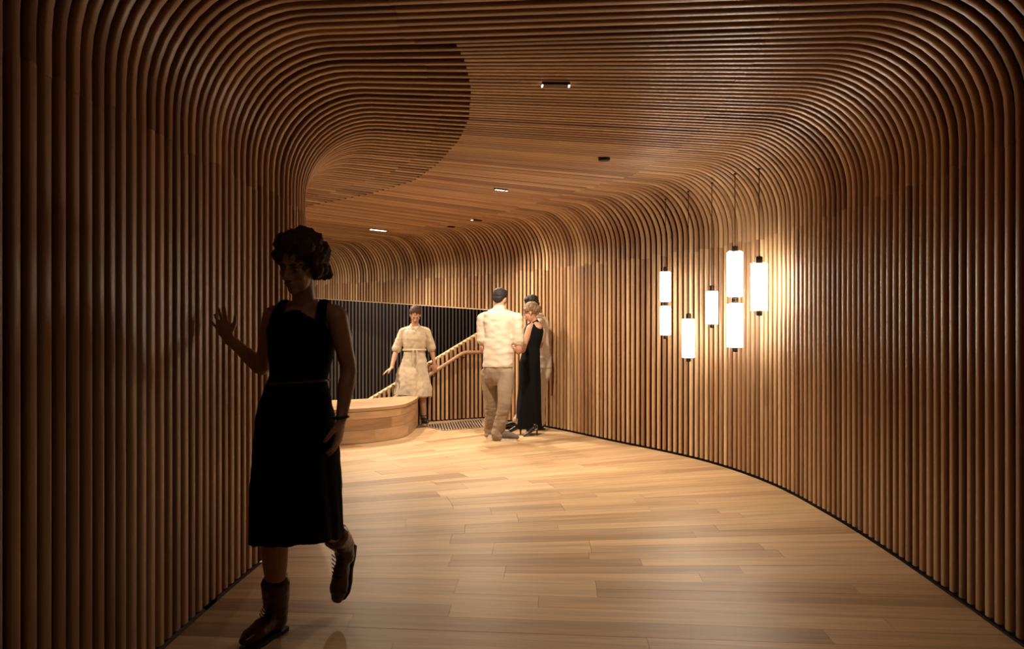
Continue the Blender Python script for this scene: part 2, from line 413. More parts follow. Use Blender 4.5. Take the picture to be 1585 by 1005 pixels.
# ------------------------------------------------------------------ curved bench
FR = [(-3.25, 8.47), (-2.6, 8.46), (-2.15, 8.52), (-1.83, 8.63), (-1.51, 8.86), (-1.31, 9.15), (-1.25, 9.55), (-1.24, 10.0), (-1.26, 10.4)]
BKP = [(-3.25, 9.45), (-2.6, 9.62), (-2.2, 9.72), (-1.95, 9.85), (-1.75, 10.0), (-1.6, 10.12), (-1.48, 10.22), (-1.38, 10.32), (-1.27, 10.41)]
def cr(pts, sub=6):
    out = []; P_ = [V(p) for p in pts]; n_ = len(P_)
    for i in range(n_-1):
        p0, p1, p2, p3 = P_[max(i-1, 0)], P_[i], P_[i+1], P_[min(i+2, n_-1)]
        for j in range(sub):
            t = j/sub; out.append(.5*((2*p1)+(p2-p0)*t+(2*p0-5*p1+4*p2-p3)*t*t+(3*p1-p0-3*p2+p3)*t**3))
    out.append(P_[-1]); return out
FC, BC = cr(FR), cr(BKP)
bench = empty('curved_bench', (-2.0, 9.3, 0), 'low curved oak bench wrapping round the top of the stairs', 'bench')
def in_(i, o_):
    a = FC[i]; t = (FC[min(i+1, len(FC)-1)]-FC[max(i-1, 0)]).normalized(); nrm = V((-t.y, t.x)); return a+nrm*o_
bm = bmesh.new()   # core
prism(bm, [in_(i, .02) for i in range(len(FC)-3)]+[BC[i] for i in range(len(BC)-4, -1, -1)], 0.0, .37); bmesh.ops.recalc_face_normals(bm, faces=bm.faces)
adopt(bench, mesh_obj('core', bm, M_BACK))
def strip_board(name, i0, i1, z0, z1, g=.0015):
    bm = bmesh.new(); uvl = bm.loops.layers.uv.new('UVMap'); rings = []; run = 0; pv = None
    for i in range(i0, i1+1):
        a, b_ = in_(i, 0), in_(i, .02)
        if pv is not None: run += (a-pv).length
        pv = a
        rings.append(([bm.verts.new((a.x, a.y, z0+g)), bm.verts.new((a.x, a.y, z1-g)), bm.verts.new((b_.x, b_.y, z1-g)), bm.verts.new((b_.x, b_.y, z0+g))], run))
    for (r0, u0), (r1, u1) in zip(rings, rings[1:]):
        for q in range(4):
            f = bm.faces.new([r0[q], r0[(q+1) % 4], r1[(q+1) % 4], r1[q]])
            for l, (u, v) in zip(f.loops, ((u0, q), (u0, q+1), (u1, q+1), (u1, q))): l[uvl].uv = (u, v*.1)
    for r, u in (rings[0], rings[-1]): bm.faces.new(r)
    bmesh.ops.recalc_face_normals(bm, faces=bm.faces)
    adopt(bench, mesh_obj(name, bm, M_BENCH, None, True, 40))
NF = len(FC)-1
for z0, z1, cuts in ((.004, .15, (0, 14, 23, 34, NF)), (.15, .27, (0, 10, 27, 38, NF)), (.27, .36, (0, 17, 30, NF))):
    for a_, b__ in zip(cuts, cuts[1:]): strip_board('face_board', a_, b__, z0, z1)
# top boards: run along the curve, three strips
for k in range(4):
    f0, f1 = k/4, (k+1)/4
    bm = bmesh.new(); uvl = bm.loops.layers.uv.new('UVMap'); rings = []; run = 0; pv = None
    for i in range(len(FC)):
        a, b_ = in_(i, -.012), BC[i]
        p, q = a.lerp(b_, f0+.004), a.lerp(b_, f1-.004)
        if pv is not None: run += (p-pv).length
        pv = p
        rings.append(([bm.verts.new((p.x, p.y, .362)), bm.verts.new((p.x, p.y, .397)), bm.verts.new((q.x, q.y, .397)), bm.verts.new((q.x, q.y, .362))], run))
    for (r0, u0), (r1, u1) in zip(rings, rings[1:]):
        for q in range(4):
            f = bm.faces.new([r0[q], r0[(q+1) % 4], r1[(q+1) % 4], r1[q]])
            for l, (u, v) in zip(f.loops, ((u0, q), (u0, q+1), (u1, q+1), (u1, q))): l[uvl].uv = (u, v*.1)
    for r, u in (rings[0], rings[-1]): bm.faces.new(r)
    bmesh.ops.recalc_face_normals(bm, faces=bm.faces)
    adopt(bench, mesh_obj('top_board', bm, M_BENCH, None, True, 40))

# ------------------------------------------------------------------ floor grille
G = [V(p) for p in ((-1.20, 10.36), (-.87, 9.80), (-.37, 10.12), (-.42, 10.98))]
gr = empty('floor_grille', (-.7, 10.3, 0), 'dark metal floor grille with slanting bars at the foot of the stair wall', 'grille')
bm = bmesh.new(); prism(bm, G, .0005, .003); bmesh.ops.recalc_face_normals(bm, faces=bm.faces)
adopt(gr, mesh_obj('tray', bm, M_SLOT))
M_BAR = plain('grille_metal', (.42, .32, .24), .4, .3)
def clipline(p, d_):
    ts = []
    for a, b_ in zip(G, G[1:]+G[:1]):
        e = b_-a; den = d_.x*e.y-d_.y*e.x
        if abs(den) < 1e-9: continue
        w_ = a-p; t = (w_.x*e.y-w_.y*e.x)/den; u = (w_.x*d_.y-w_.y*d_.x)/den
        if 0 <= u <= 1: ts.append(t)
    return (p+d_*min(ts), p+d_*max(ts)) if len(ts) >= 2 else None
dd = V((.13, -.99)).normalized(); nn = V((.99, .13)).normalized(); cG = (G[0]+G[1]+G[2]+G[3])/4
k = -16
while k <= 16:
    r = clipline(cG+nn*(k*.036), dd)
    if r and (r[1]-r[0]).length > .03:
        a, b_ = r; bm = bmesh.new(); prism(bm, [a-nn*.0085, b_-nn*.0085, b_+nn*.0085, a+nn*.0085], .003, .007)
        bmesh.ops.recalc_face_normals(bm, faces=bm.faces); adopt(gr, mesh_obj('bar', bm, M_BAR))
    k += 1
bm = bmesh.new()
for a, b_ in zip(G, G[1:]+G[:1]):
    e = (b_-a).normalized(); q = V((-e.y, e.x))*.008; prism(bm, [a-q, b_-q, b_+q, a+q], .0008, .008)
bmesh.ops.recalc_face_normals(bm, faces=bm.faces); adopt(gr, mesh_obj('frame', bm, M_BAR))

# ------------------------------------------------------------------ ceiling fittings
def slot_light(x, y, ln, wd, ang, label, led, depth=.012):
    r = empty('ceiling_downlight', (x, y, HC), label, 'ceiling light')
    u = V((math.cos(ang), math.sin(ang))); v = V((-u.y, u.x)); c = V((x, y))
    bm = bmesh.new(); prism(bm, [c-u*ln/2-v*wd/2, c+u*ln/2-v*wd/2, c+u*ln/2+v*wd/2, c-u*ln/2+v*wd/2], HC-.012, HC+.02)
    bmesh.ops.recalc_face_normals(bm, faces=bm.faces); adopt(r, mesh_obj('housing', bm, M_SLOT))
    for f in led:
        bm = bmesh.new(); q = c+u*ln*f; prism(bm, [q-u*.004-v*wd*.4, q+u*.004-v*wd*.4, q+u*.004+v*wd*.4, q-u*.004+v*wd*.4], HC-.016, HC-.012)
        bmesh.ops.recalc_face_normals(bm, faces=bm.faces); adopt(r, mesh_obj('diode', bm, M_LED))
slot_light(.25, 4.44, .16, .045, .03, 'black slot downlight with two bright ends, nearest in the ceiling', (-.48, .48))
slot_light(-.11, 7.8, .15, .03, .6, 'narrow slot downlight with a row of lit diodes', (-.4, -.2, 0, .2, .45))
slot_light(-1.9, 11.0, .28, .05, .8, 'bright slanted slot downlight far off above the stairs', tuple(-.45+.06*i for i in range(16)))
slot_light(-.46, 10.02, .16, .04, .8, 'thin black slot downlight near the far bend, one lit end', (-.48,))
slot_light(-.84, 10.7, .1, .05, .8, 'small all-black slot in the ceiling nearest the far bend', ())
bm = bmesh.new(); lathe(bm, [(.02, -.02), (.045, -.016), (.05, 0), (.05, .01)], (.76, 6.39, HC-.004)); o = mesh_obj('ceiling_sensor', bm, M_SLOT, None, True, 40)
o['label'] = 'small round black fitting on the middle of the ceiling'; o['category'] = 'ceiling sensor'

# ------------------------------------------------------------------ pendant lamps
def pendant(px, d, ytop, caps, dia, label):
    # caps: pixel rows [cap top, glass.. pairs .., cap bottom]
    X = (px-CX)*d/F_PX; z = lambda y: EYE+(HZ-y)*d/F_PX
    r = empty('pendant_lamp', (X, d, z(caps[-1])), label, 'pendant lamp', 'tubular glass pendants on the right')
    R_ = dia/2
    bm = bmesh.new(); tube(bm, [V((X, d, z(caps[0]))), V((X, d, z(ytop)+.015))], [.0036]*2, seg=6); adopt(r, mesh_obj('cord', bm, M_SLOT))
    bm = bmesh.new(); lathe(bm, [(.006, -.012), (.012, -.01), (.012, .0)], (X, d, z(ytop)+.012), 12); adopt(r, mesh_obj('ceiling_cup', bm, M_BRONZE, None, True, 40))
    gl = caps[1:-1]
    z0, z1 = z(caps[0]), z(gl[0])
    bm = bmesh.new(); lathe(bm, [(R_*.35, z1-.004), (R_*.42, z1), (R_*.42, z0-.006), (R_*.3, z0)], (X, d, 0)); adopt(r, mesh_obj('top_cap', bm, M_BRONZE, None, True, 40))
    z0, z1 = z(gl[-1]), z(caps[-1])
    bm = bmesh.new(); lathe(bm, [(R_*.3, z1), (R_*.38, z1+.006), (R_*.38, z0), (R_*.3, z0+.003)], (X, d, 0)); adopt(r, mesh_obj('bottom_cap', bm, M_BRONZE, None, True, 40))
    for i in range(0, len(gl), 2):
        a, b_ = z(gl[i+1]), z(gl[i])
        bm = bmesh.new(); lathe(bm, [(R_*.8, a+.002), (R_, a+.006), (R_, b_-.006), (R_*.8, b_-.002)], (X, d, 0), 32)
        gs = adopt(r, mesh_obj('glass_tube', bm, M_LAMP, None, True, 40))
        for e in (a, b_):
            bm = bmesh.new(); lathe(bm, [(R_*.6, -.003), (R_*1.03, -.003), (R_*1.03, .003), (R_*.6, .003)], (X, d, e), 32)
            adopt(r, mesh_obj('end_ring', bm, M_GLASS, None, True, 40))
    if len(gl) == 4:
        a, b_ = z(gl[2]), z(gl[1])
        bm = bmesh.new(); lathe(bm, [(R_*.38, a), (R_*.45, a+.008), (R_*.45, b_-.008), (R_*.38, b_)], (X, d, 0)); adopt(r, mesh_obj('collar', bm, M_BRONZE, None, True, 40))
    return r
pendant(1030, 7.75, 310, [413, 421, 467, 474, 519, 525], .107, 'small pendant of two stacked glass tubes, furthest left')
pendant(1065.5, 7.35, 298, [485, 494, 554, 560], .118, 'single-tube pendant hanging lowest of the five')
pendant(1102, 6.95, 285, [442, 451, 502, 508], .107, 'smallest single-tube pendant, in the middle of the five')
pendant(1137.5, 6.5, 271, [381, 390, 459, 470, 538, 545], .13, 'large pendant of two stacked glass tubes, tallest of the five')
pendant(1175, 6.15, 263, [397, 408, 481, 489], .13, 'large single-tube pendant hanging high, furthest right')

# ------------------------------------------------------------------ people
Z3 = V((0, 0, 1))
def remesh(name, bm, mat, vox, root, smooth_it=2, fold=None, parent=None):
    me = bpy.data.meshes.new(name); bm.to_mesh(me); bm.free()
    o = bpy.data.objects.new(name, me); COL.objects.link(o)
    m = o.modifiers.new('r', 'REMESH'); m.mode = 'VOXEL'; m.voxel_size = vox
    if smooth_it:
        s_ = o.modifiers.new('s', 'SMOOTH'); s_.factor = .5; s_.iterations = smooth_it
    dg = bpy.context.evaluated_depsgraph_get(); dg.update()
    nm = bpy.data.meshes.new_from_object(o.evaluated_get(dg)); o.modifiers.clear()
    nm.name = name; o.data = nm; bpy.data.meshes.remove(me)
    nm.materials.clear(); nm.materials.append(mat)
    if fold:
        nn_ = [v.normal.copy() for v in nm.vertices]
        for v, q in zip(nm.vertices, nn_): v.co += q*fold(v.co)
    nm.shade_smooth()
    adopt(root, o)
    if parent: o.parent = parent; o.matrix_parent_inverse = Matrix.Identity(4); o.location = (0, 0, 0); o.matrix_parent_inverse = Matrix.Identity(4)
    return o
def child(root, name, bm, mat, smooth=True, parent=None):
    o = mesh_obj(name, bm, mat, None, smooth); adopt(root, o)
    if parent: o.parent = parent; o.matrix_parent_inverse = Matrix.Identity(4)
    return o
def frame(Fd, tilt=0.0):                   # head axes: side (person's right = image left when facing us), forward, up
    Fd = V(Fd).normalized(); s_ = Fd.cross(Z3).normalized(); u_ = s_.cross(Fd).normalized()
    if tilt:
        r = Matrix.Rotation(tilt, 3, Fd); s_ = r @ s_; u_ = r @ u_
    return s_, Fd, u_
def head(bm, C, ax, k=1.0, man=False):
    s_, f_, u_ = ax
    P = lambda a, b_, c: C+(s_*a+f_*b_+u_*c)*k
    j = 1.1 if man else 1.0
    E = lambda c, r, sg=14: ell(bm, P(*c), ax, (r[0]*k, r[1]*k, r[2]*k), sg, 10)
    E((0, -.014, .032), (.073, .092, .084), 20); E((0, .028, -.03), (.056*j, .060, .076), 16); E((0, .058, -.088), (.024*j, .022, .018))
    for q in (-1, 1):
        E((.034*q, .056, -.018), (.026, .024, .026)); E((.074*q, -.006, -.008), (.009, .018, .030)); E((.026*q, .078, .026), (.026, .010, .008))
        E((.014*q, .1, -.03), (.009, .009, .007))
    tube(bm, [P(0, .086, .022), P(0, .098, -.005), P(0, .110, -.026)], [.008*k, .009*k, .011*k], s_, 10)
    E((0, .086, -.052), (.022, .010, .006)); E((0, .084, -.062), (.019, .010, .007))
def face_bits(root, C, ax, k=1.0, brow=None, far=True):
    s_, f_, u_ = ax; P = lambda a, b_, c: C+(s_*a+f_*b_+u_*c)*k
    for q in (-1, 1):
        bm = bmesh.new(); ell(bm, P(.030*q, .076, .006), ax, ((.013*k, .008*k, .005*k) if far else (.0125*k, .009*k, .0055*k)), 14, 10); e = child(root, 'eye', bm, M_EYE)
        bm = bmesh.new(); ell(bm, P(.030*q, .0835, .005), ax, ((.004*k, .003*k, .004*k) if far else (.0058*k, .004*k, .0062*k)), 12, 8); child(root, 'iris', bm, M_IRIS, parent=e)
        bm = bmesh.new(); tube(bm, [P(.014*q, .090, .026), P(.030*q, .088, .031), P(.046*q, .074, .026)], ([.0014*k]*3 if far else [.003*k, .0036*k, .002*k]), None, 8, sub=3); child(root, 'eyebrow', bm, brow or M_HAIRD)
    bm = bmesh.new(); ell(bm, P(0, .0895, -.0535), ax, (.022*k, .0065*k, .0036*k)); ell(bm, P(0, .0885, -.061), ax, (.018*k, .0065*k, .0042*k)); child(root, 'lips', bm, M_LIP)
def hand(bm, W, D, N, T, k=1.0, curl=.35, spread=.12):
    """W wrist, D towards the fingers, N out of the palm, T towards the thumb side"""
    D = V(D).normalized(); T = V(T); T = (T-D*T.dot(D)).normalized(); N_ = D.cross(T); N = N_ if N_.dot(V(N)) > 0 else -N_
    tube(bm, [W-D*.02*k, W+D*.02*k, W+D*.055*k, W+D*.088*k], [(.026*k, .019*k), (.033*k, .018*k), (.041*k, .016*k), (.039*k, .0125*k)], T, 14)
    for i, (ln, r) in enumerate(((.072, .0088), (.080, .009), (.074, .0087), (.058, .0078))):
        b0 = W+D*(.076-.004*abs(i-1))*k+T*(.029-.0195*i)*k
        d = (D+T*(spread*(1.2-i*.8))).normalized(); p = b0; pts = [p]; a = curl*.5
        for sg in (.45, .32, .25):
            d2 = (d*math.cos(a)+N*math.sin(a)); p = p+d2*ln*sg*k*1.05; pts.append(p); a += curl
        tube(bm, pts, [r*k, r*.97*k, r*.9*k, r*.76*k], T, 10, sub=3)
    tb = W+D*.022*k+T*.024*k; d = (D*.62+T*.72+N*.3).normalized()
    tube(bm, [tb, tb+d*.036*k, tb+d*.036*k+(D*.8+T*.4+N*.35).normalized()*.032*k, tb+d*.036*k+(D*.85+T*.25+N*.45).normalized()*.056*k], [.0135*k, .012*k, .0102*k, .0085*k], N, 10, sub=3)
def arm(bm, sh, el, wr, k=1.0, m=1.0):
    sh, el, wr = V(sh), V(el), V(wr)
    tube(bm, [sh, sh.lerp(el, .35), sh.lerp(el, .75), el, el.lerp(wr, .3), el.lerp(wr, .7), wr], [.046*k*m, .043*k*m, .037*k*m, .034*k*m, .036*k*m, .028*k, .0225*k], None, 14, sub=3)
def leg(bm, hp_, kn, an, k=1.0, m=1.0):
    hp_, kn, an = V(hp_), V(kn), V(an)
    tube(bm, [hp_, hp_.lerp(kn, .4), hp_.lerp(kn, .85), kn, kn.lerp(an, .3), kn.lerp(an, .7), an], [.082*k*m, .073*k*m, .054*k*m, .052*k*m, .055*k*m, .040*k*m, .033*k], None, 16, sub=3)
def torso(bm, pel, nk, side, k=1.0, man=False, g=0.0):
    pel, nk = V(pel), V(nk); S_ = V(side)
    if man: spec = ((-.12, .10, .08), (0, .155, .11), (.18, .145, .105), (.45, .145, .105), (.72, .172, .115), (.88, .178, .105), (.965, .12, .075), (1.02, .06, .055))
    else: spec = ((-.12, .10, .08), (0, .160, .112), (.16, .142, .1), (.38, .115, .085), (.62, .128, .102), (.78, .142, .105), (.90, .152, .082), (.97, .10, .06), (1.02, .05, .048))
    tube(bm, [pel+(nk-pel)*t for t, a, b_ in spec], [((a+g)*k, (b_+g)*k) for t, a, b_ in spec], S_, 24, sub=3)
def foldfn(amp, fx=22, fz=3.5, seed=0):
    def f(c): return amp*(noise.noise(V((c.x*fx+seed, c.y*fx, c.z*fz)))+.5*noise.noise(V((c.x*fx*1.3, c.y*fx*1.3+seed, c.z*fz*4))))
    return f
def strandfn(amp, fr=70, seed=0):
    def f(c): return amp*(noise.noise(V((c.x*fr+seed, c.y*fr, c.z*fr*.5)))+.6*noise.noise(c*fr*2))
    return f
def foot(bm, heel, D, U, k=1.0, w=1.0, hgt=1.0):
    D = V(D).normalized(); Sd = D.cross(V(U)).normalized(); U = Sd.cross(D).normalized(); heel = V(heel)
    P = lambda d, u: heel+D*d*k+U*u*k
    tube(bm, [P(.005, .038*hgt), P(.06, .042*hgt), P(.12, .038*hgt), P(.18, .030*hgt), P(.235, .020*hgt)], [(.030*k*w, .036*k*hgt), (.031*k*w, .040*k*hgt), (.037*k*w, .036*k*hgt), (.043*k*w, .028*k*hgt), (.026*k*w, .017*k*hgt)], Sd, 16, sub=4)
    return P, Sd, U
def sole(bm, heel, D, U, k=1.0, th=.014, w=.92, grow=.0):
    D = V(D).normalized(); Sd = D.cross(V(U)).normalized(); U = Sd.cross(D).normalized(); heel = V(heel)
    out = [(-.024, .012), (-.018, .025), (.03, .032), (.09, .031), (.15, .041), (.2, .041), (.235, .026), (.247, .008)]
    prof = [(d, s_) for d, s_ in out]+[(d, -s_) for d, s_ in reversed(out)]
    a = [bm.verts.new(heel+(D*d+Sd*s_*w*(1+grow*30))*k-U*.001) for d, s_ in prof]; b_ = [bm.verts.new(heel+(D*d+Sd*s_*w*(1+grow*30))*k+U*th*k) for d, s_ in prof]
    bm.faces.new(a); bm.faces.new(b_[::-1]); n_ = len(a)
    for i in range(n_): bm.faces.new([a[i], a[(i+1) % n_], b_[(i+1) % n_], b_[i]])
    bmesh.ops.recalc_face_normals(bm, faces=bm.faces)

# --- woman walking past in a black dress, close to the camera
R = empty('person', (-1.0, 3.28, 0), 'woman in a sleeveless black midi dress and dark red ankle boots, striding past close by', 'person')
k = .97
pel, nk = at(457, 648, 3.22), at(472, 470, 3.22)
Sd = V((.97, -.24, 0))                    # towards her left (image right)
hd, HA = at(465, 412, 3.13), frame((-.34, -.88, -.30), -.14)
shR, elR, wrR = at(423, 489, 3.22), at(406, 570, 3.38), at(354, 524, 3.52)
shL, elL, wrL = at(521, 488, 3.16), at(540, 572, 3.2), at(528, 650, 3.14)
bm = bmesh.new(); torso(bm, pel, nk, Sd, k); head(bm, hd, HA, k)
tube(bm, [nk-Z3*.03, nk.lerp(hd, .5), hd-HA[1]*.01], [.052*k, .046*k, .05*k], None, 16)
tube(bm, [shR, nk+V((0, 0, -.035)), shL], [.043, .05, .043], None, 14, sub=3)
arm(bm, shR, elR, wrR, k); arm(bm, shL, elL, wrL, k)
hand(bm, wrR, (-.5, .22, .84), (-.8, .5, -.2), (.55, -.1, .6), .95, .12, .2)
hand(bm, wrL, (-.12, -.1, -1), (-.9, .1, .2), (-.1, -1, 0), .98, .32, .08)
hipR, knR, anR = at(436, 668, 3.22), at(424, 812, 3.14), at(428, 950, 3.29)
hipL, knL, anL = at(482, 668, 3.22), at(490, 796, 3.10), at(531, 842, 3.46)
leg(bm, hipR, knR, anR, k, 1.02); leg(bm, hipL, knL, anL, k, 1.02)
remesh('body', bm, M_SKINT, .0055, R, 2); face_bits(R, hd, HA, k, None, False)
s_, f_, u_ = HA; P = lambda a, b_, c: hd+(s_*a+f_*b_+u_*c)*k
bm = bmesh.new(); ell(bm, P(0, -.030, .052), HA, (.098, .098, .096), 24, 14)
for a, b_, c, r in ((-.075, -.02, .0, .042), (.075, -.02, .0, .042), (-.06, -.06, -.03, .042), (.06, -.06, -.03, .042), (0, -.085, -.01, .05), (-.05, .035, .09, .042), (.045, .03, .095, .045), (0, .04, .10, .04), (-.084, .01, .04, .034), (.084, .01, .04, .034), (0, -.03, .115, .045)):
    ell(bm, P(a, b_, c), HA, (r, r, r))
remesh('hair', bm, M_HAIRD, .006, R, 1, strandfn(.016, 38, 3))
bm = bmesh.new()
tp = lambda t: pel+(nk-pel)*t
hm = at(459, 838, 3.14)
tube(bm, [hm, hm.lerp(pel, .35), hm.lerp(pel, .7), pel, tp(.2), tp(.36), tp(.6), tp(.75)], [(.180, .200), (.180, .196), (.178, .172), (.168, .136), (.148, .112), (.122, .100), (.140, .117), (.154, .124)], Sd, 28, sub=3, hem=True)
for q in (-1, 1):
    tube(bm, [tp(.74)+Sd*.098*q+V((0, -.075, 0)), tp(.88)+Sd*.102*q+V((0, -.088, 0)), tp(.985)+Sd*.092*q+V((0, -.045, .0)), tp(1.0)+Sd*.09*q+V((0, .02, 0)), tp(.82)+Sd*.10*q+V((0, .085, 0))], [(.03, .018), (.024, .014), (.022, .013), (.022, .013), (.03, .016)], Sd, 12, sub=4)
def dfold(c):
    z = c.z; return (.012*max(0, min(1, (1.0-z)/.4))*noise.noise(V((c.x*18, c.y*18, z*2)))+(.0025*noise.noise(c*22) if z < 1.15 else 0))
remesh('dress', bm, M_BLACK, .007, R, 2, dfold)
M_BELT = plain('belt_cord', (.05, .035, .025), .5)
bm = bmesh.new(); c_ = tp(.32); pts = [c_+Sd*.131*math.cos(a)+V((.24, .97, 0))*.106*math.sin(a)+Z3*(.008*math.cos(a)) for a in [2*pi*i/32 for i in range(33)]]
tube(bm, pts, [.0045]*33, None, 8, cap=False); child(R, 'belt', bm, M_BELT)
M_CHAIN = plain('gold_chain', (.5, .33, .15), .3, .9)
bm = bmesh.new(); n0 = nk+V((0, -.02, -.01)); pts = [n0+Sd*.062*math.cos(a)+V((.0, -1, 0))*(.068*math.sin(a)) - Z3*(.05*math.sin(a)) for a in [pi*i/20 for i in range(21)]]
tube(bm, pts, [.0018]*21, None, 6, cap=False); child(R, 'necklace', bm, M_CHAIN)
bm = bmesh.new(); pts = [wrL+V((0, 0, .01))+V((1, 0, .1)).normalized()*.029*math.cos(a)+V((0, 1, 0))*.027*math.sin(a) for a in [2*pi*i/20 for i in range(21)]]
tube(bm, pts, [.006]*21, None, 8, cap=False); child(R, 'bracelet', bm, M_BLKLEA)
def boot(root, an, heel, D, U, shaft_top, k=1.0):
    bm = bmesh.new(); P_, Sx, Ux = foot(bm, V(heel)+V(U)*.02, D, U, k, 1.05, 1.12); Dn = V(D).normalized()
    a0 = V(heel)+Dn*.035*k+Ux*.05*k
    tube(bm, [a0, V(an).lerp(a0, .35), an, shaft_top], [(.043*k, .048*k), (.045*k, .048*k), (.050*k, .053*k), (.060*k, .062*k)], Sx, 18, sub=4)
    b0 = remesh('boot', bm, M_BOOT, .005, root, 2, lambda c: .0028*noise.noise(V((c.x*14, c.y*14, c.z*62)))+.0016*noise.noise(c*60))
    bm = bmesh.new(); sole(bm, heel, D, U, k, .016, 1.0)
    q = V(heel)+Dn*.0; prismv = []
    child(root, 'sole', bm, M_SOLE, False, parent=b0)
    for i in range(6):                                   # laces up the front of the ankle
        t = i/5; c0 = P_(.125, .085).lerp(V(an)+Dn*.056*k+Ux*.045, t)
        bm = bmesh.new(); tube(bm, [c0-Sx*.020+Dn*-.008, c0+Dn*.004, c0+Sx*.020+Dn*-.008+Ux*.008], [.0024]*3, None, 6, sub=3); child(root, 'lace', bm, M_BLKLEA, parent=b0)
    bm = bmesh.new(); tp0 = V(shaft_top)-Dn*.060; tube(bm, [tp0-Ux*.03, tp0+Ux*.02, tp0+Ux*.022-Dn*.006], [(.009, .003)]*3, Sx, 8); child(root, 'pull_tab', bm, M_BOOT, parent=b0)
hl = V((anR.x+.012, anR.y+.035, 0.0)); boot(R, V((anR.x, anR.y+.002, .10)), hl, (-.38, -.92, 0), (0, 0, 1), anR+(knR-anR).normalized()*.155, .98)
toe = at(527, 916, 3.50); hlL = at(541, 850, 3.52); Dl = (toe-hlL).normalized(); Ul = V((-.15, -.9, .25)); Ul = (Ul-Dl*Ul.dot(Dl)).normalized()
shk = (knL-anL).normalized(); boot(R, anL, hlL-Ul*.02, Dl, Ul, anL+shk*.13, .95)

# --- man in a white T-shirt seen from behind
R = empty('person', (-.18, 9.05, 0), 'man in white T-shirt and grey-beige trousers, seen from behind', 'person')
k = 1.0
pel, nk = at(771, 567, 9.05), at(773, 478, 9.06); Sd = V((.97, -.22, 0))
hd, HA = at(774, 463, 9.08), frame((.45, .85, -.22), .08)
shL, elL, wrL = at(801, 493, 9.0), at(803, 543, 9.02), at(799, 540, 9.27)
shR, elR, wrR = at(747, 493, 9.12), at(748, 541, 9.14), at(768, 541, 9.34)
bm = bmesh.new(); torso(bm, pel, nk, Sd, k, True); head(bm, hd, HA, k, True)
tube(bm, [nk-Z3*.04, nk.lerp(hd, .5), hd-HA[1]*.015], [.06, .056, .056], None, 16)
tube(bm, [shR, nk+V((0, 0, -.06)), shL], [.052, .06, .052], None, 14, sub=3)
for a, b_, c in ((shR, elR, wrR), (shL, elL, wrL)): arm(bm, a, b_, c, 1.05, 1.15)
hand(bm, wrR, (.5, .8, .1), (0, 0, -1), (.8, -.5, .3), 1.0, .4); hand(bm, wrL, (-.4, .9, .1), (0, 0, -1), (-.8, -.4, .3), 1.0, .4)
hR, kR, aR = at(757, 578, 9.12), at(760, 625, 9.17), at(759, 670, 9.28)
hL, kL, aL = at(783, 578, 9.0), at(781, 625, 8.92), at(770, 676, 8.96)
leg(bm, hR, kR, aR); leg(bm, hL, kL, aL)
remesh('body', bm, M_SKIN, .0075, R, 2); face_bits(R, hd, HA, k, M_HAIRB)
s_, f_, u_ = HA; P = lambda a, b_, c: hd+(s_*a+f_*b_+u_*c)*k
bm = bmesh.new(); ell(bm, P(0, -.024, .046), HA, (.082, .092, .084), 24, 14); ell(bm, P(0, -.055, .0), HA, (.066, .05, .06)); ell(bm, P(0, .045, .10), HA, (.05, .035, .03))
remesh('hair', bm, M_HAIRB, .006, R, 1, strandfn(.004, 90, 1))
bm = bmesh.new(); nkk = nk-V((0, 0, .012)); torso(bm, pel+V((0, 0, .14)), nkk, Sd, 1.0, True, .017)
tube(bm, [pel-Z3*.01, pel+Z3*.10, pel+Z3*.30], [(.186, .135), (.180, .13), (.165, .125)], Sd, 24, hem=True, sub=3)
tube(bm, [shR+V((-.0, 0, .0)), nkk+V((0, 0, -.055)), shL], [.066, .068, .066], None, 14, sub=3)
for a, b_ in ((shR, elR), (shL, elL)): tube(bm, [a, a.lerp(b_, .4), a.lerp(b_, .72)], [.068, .070, .073], None, 16, sub=2)
remesh('t_shirt', bm, M_WHITE, .009, R, 2, lambda c: .010*noise.noise(V((c.x*9+2, c.y*9, c.z*7)))+.008*noise.noise(V((c.x*13+5, c.y*13, c.z*20))))
bm = bmesh.new(); tube(bm, [pel-Z3*.14, pel-Z3*.06, pel+Z3*.03], [(.165, .11), (.175, .125), (.17, .12)], Sd, 24)
for h_, q, a in ((hR, kR, aR), (hL, kL, aL)):
    tube(bm, [h_, h_.lerp(q, .5), q, q.lerp(a, .5), a+V((0, 0, .05)), a+V((0, 0, .0))], [.100, .092, .078, .073, .070, .072], None, 18, sub=3)
remesh('trousers', bm, M_CHINO, .009, R, 2, lambda c: (.007+.010*max(0, .35-c.z)/.35)*(noise.noise(V((c.x*12, c.y*12, c.z*(10+16*(c.z < .35)))))+.4*noise.noise(c*30)))
for a, D in ((aR, (.15, 1, 0)), (aL, (.86, -.1, 0))):
    D = V(D).normalized(); he = V((a.x, a.y, .0))-D*.035
    bm = bmesh.new(); foot(bm, he+Z3*.014, D, Z3, 1.14, 1.12, 1.2); b0 = remesh('sneaker', bm, M_SNEAK, .006, R, 1)
    bm = bmesh.new(); sole(bm, he, D, Z3, 1.09, .026, .90); child(R, 'sole', bm, M_WSOLE, False, parent=b0)

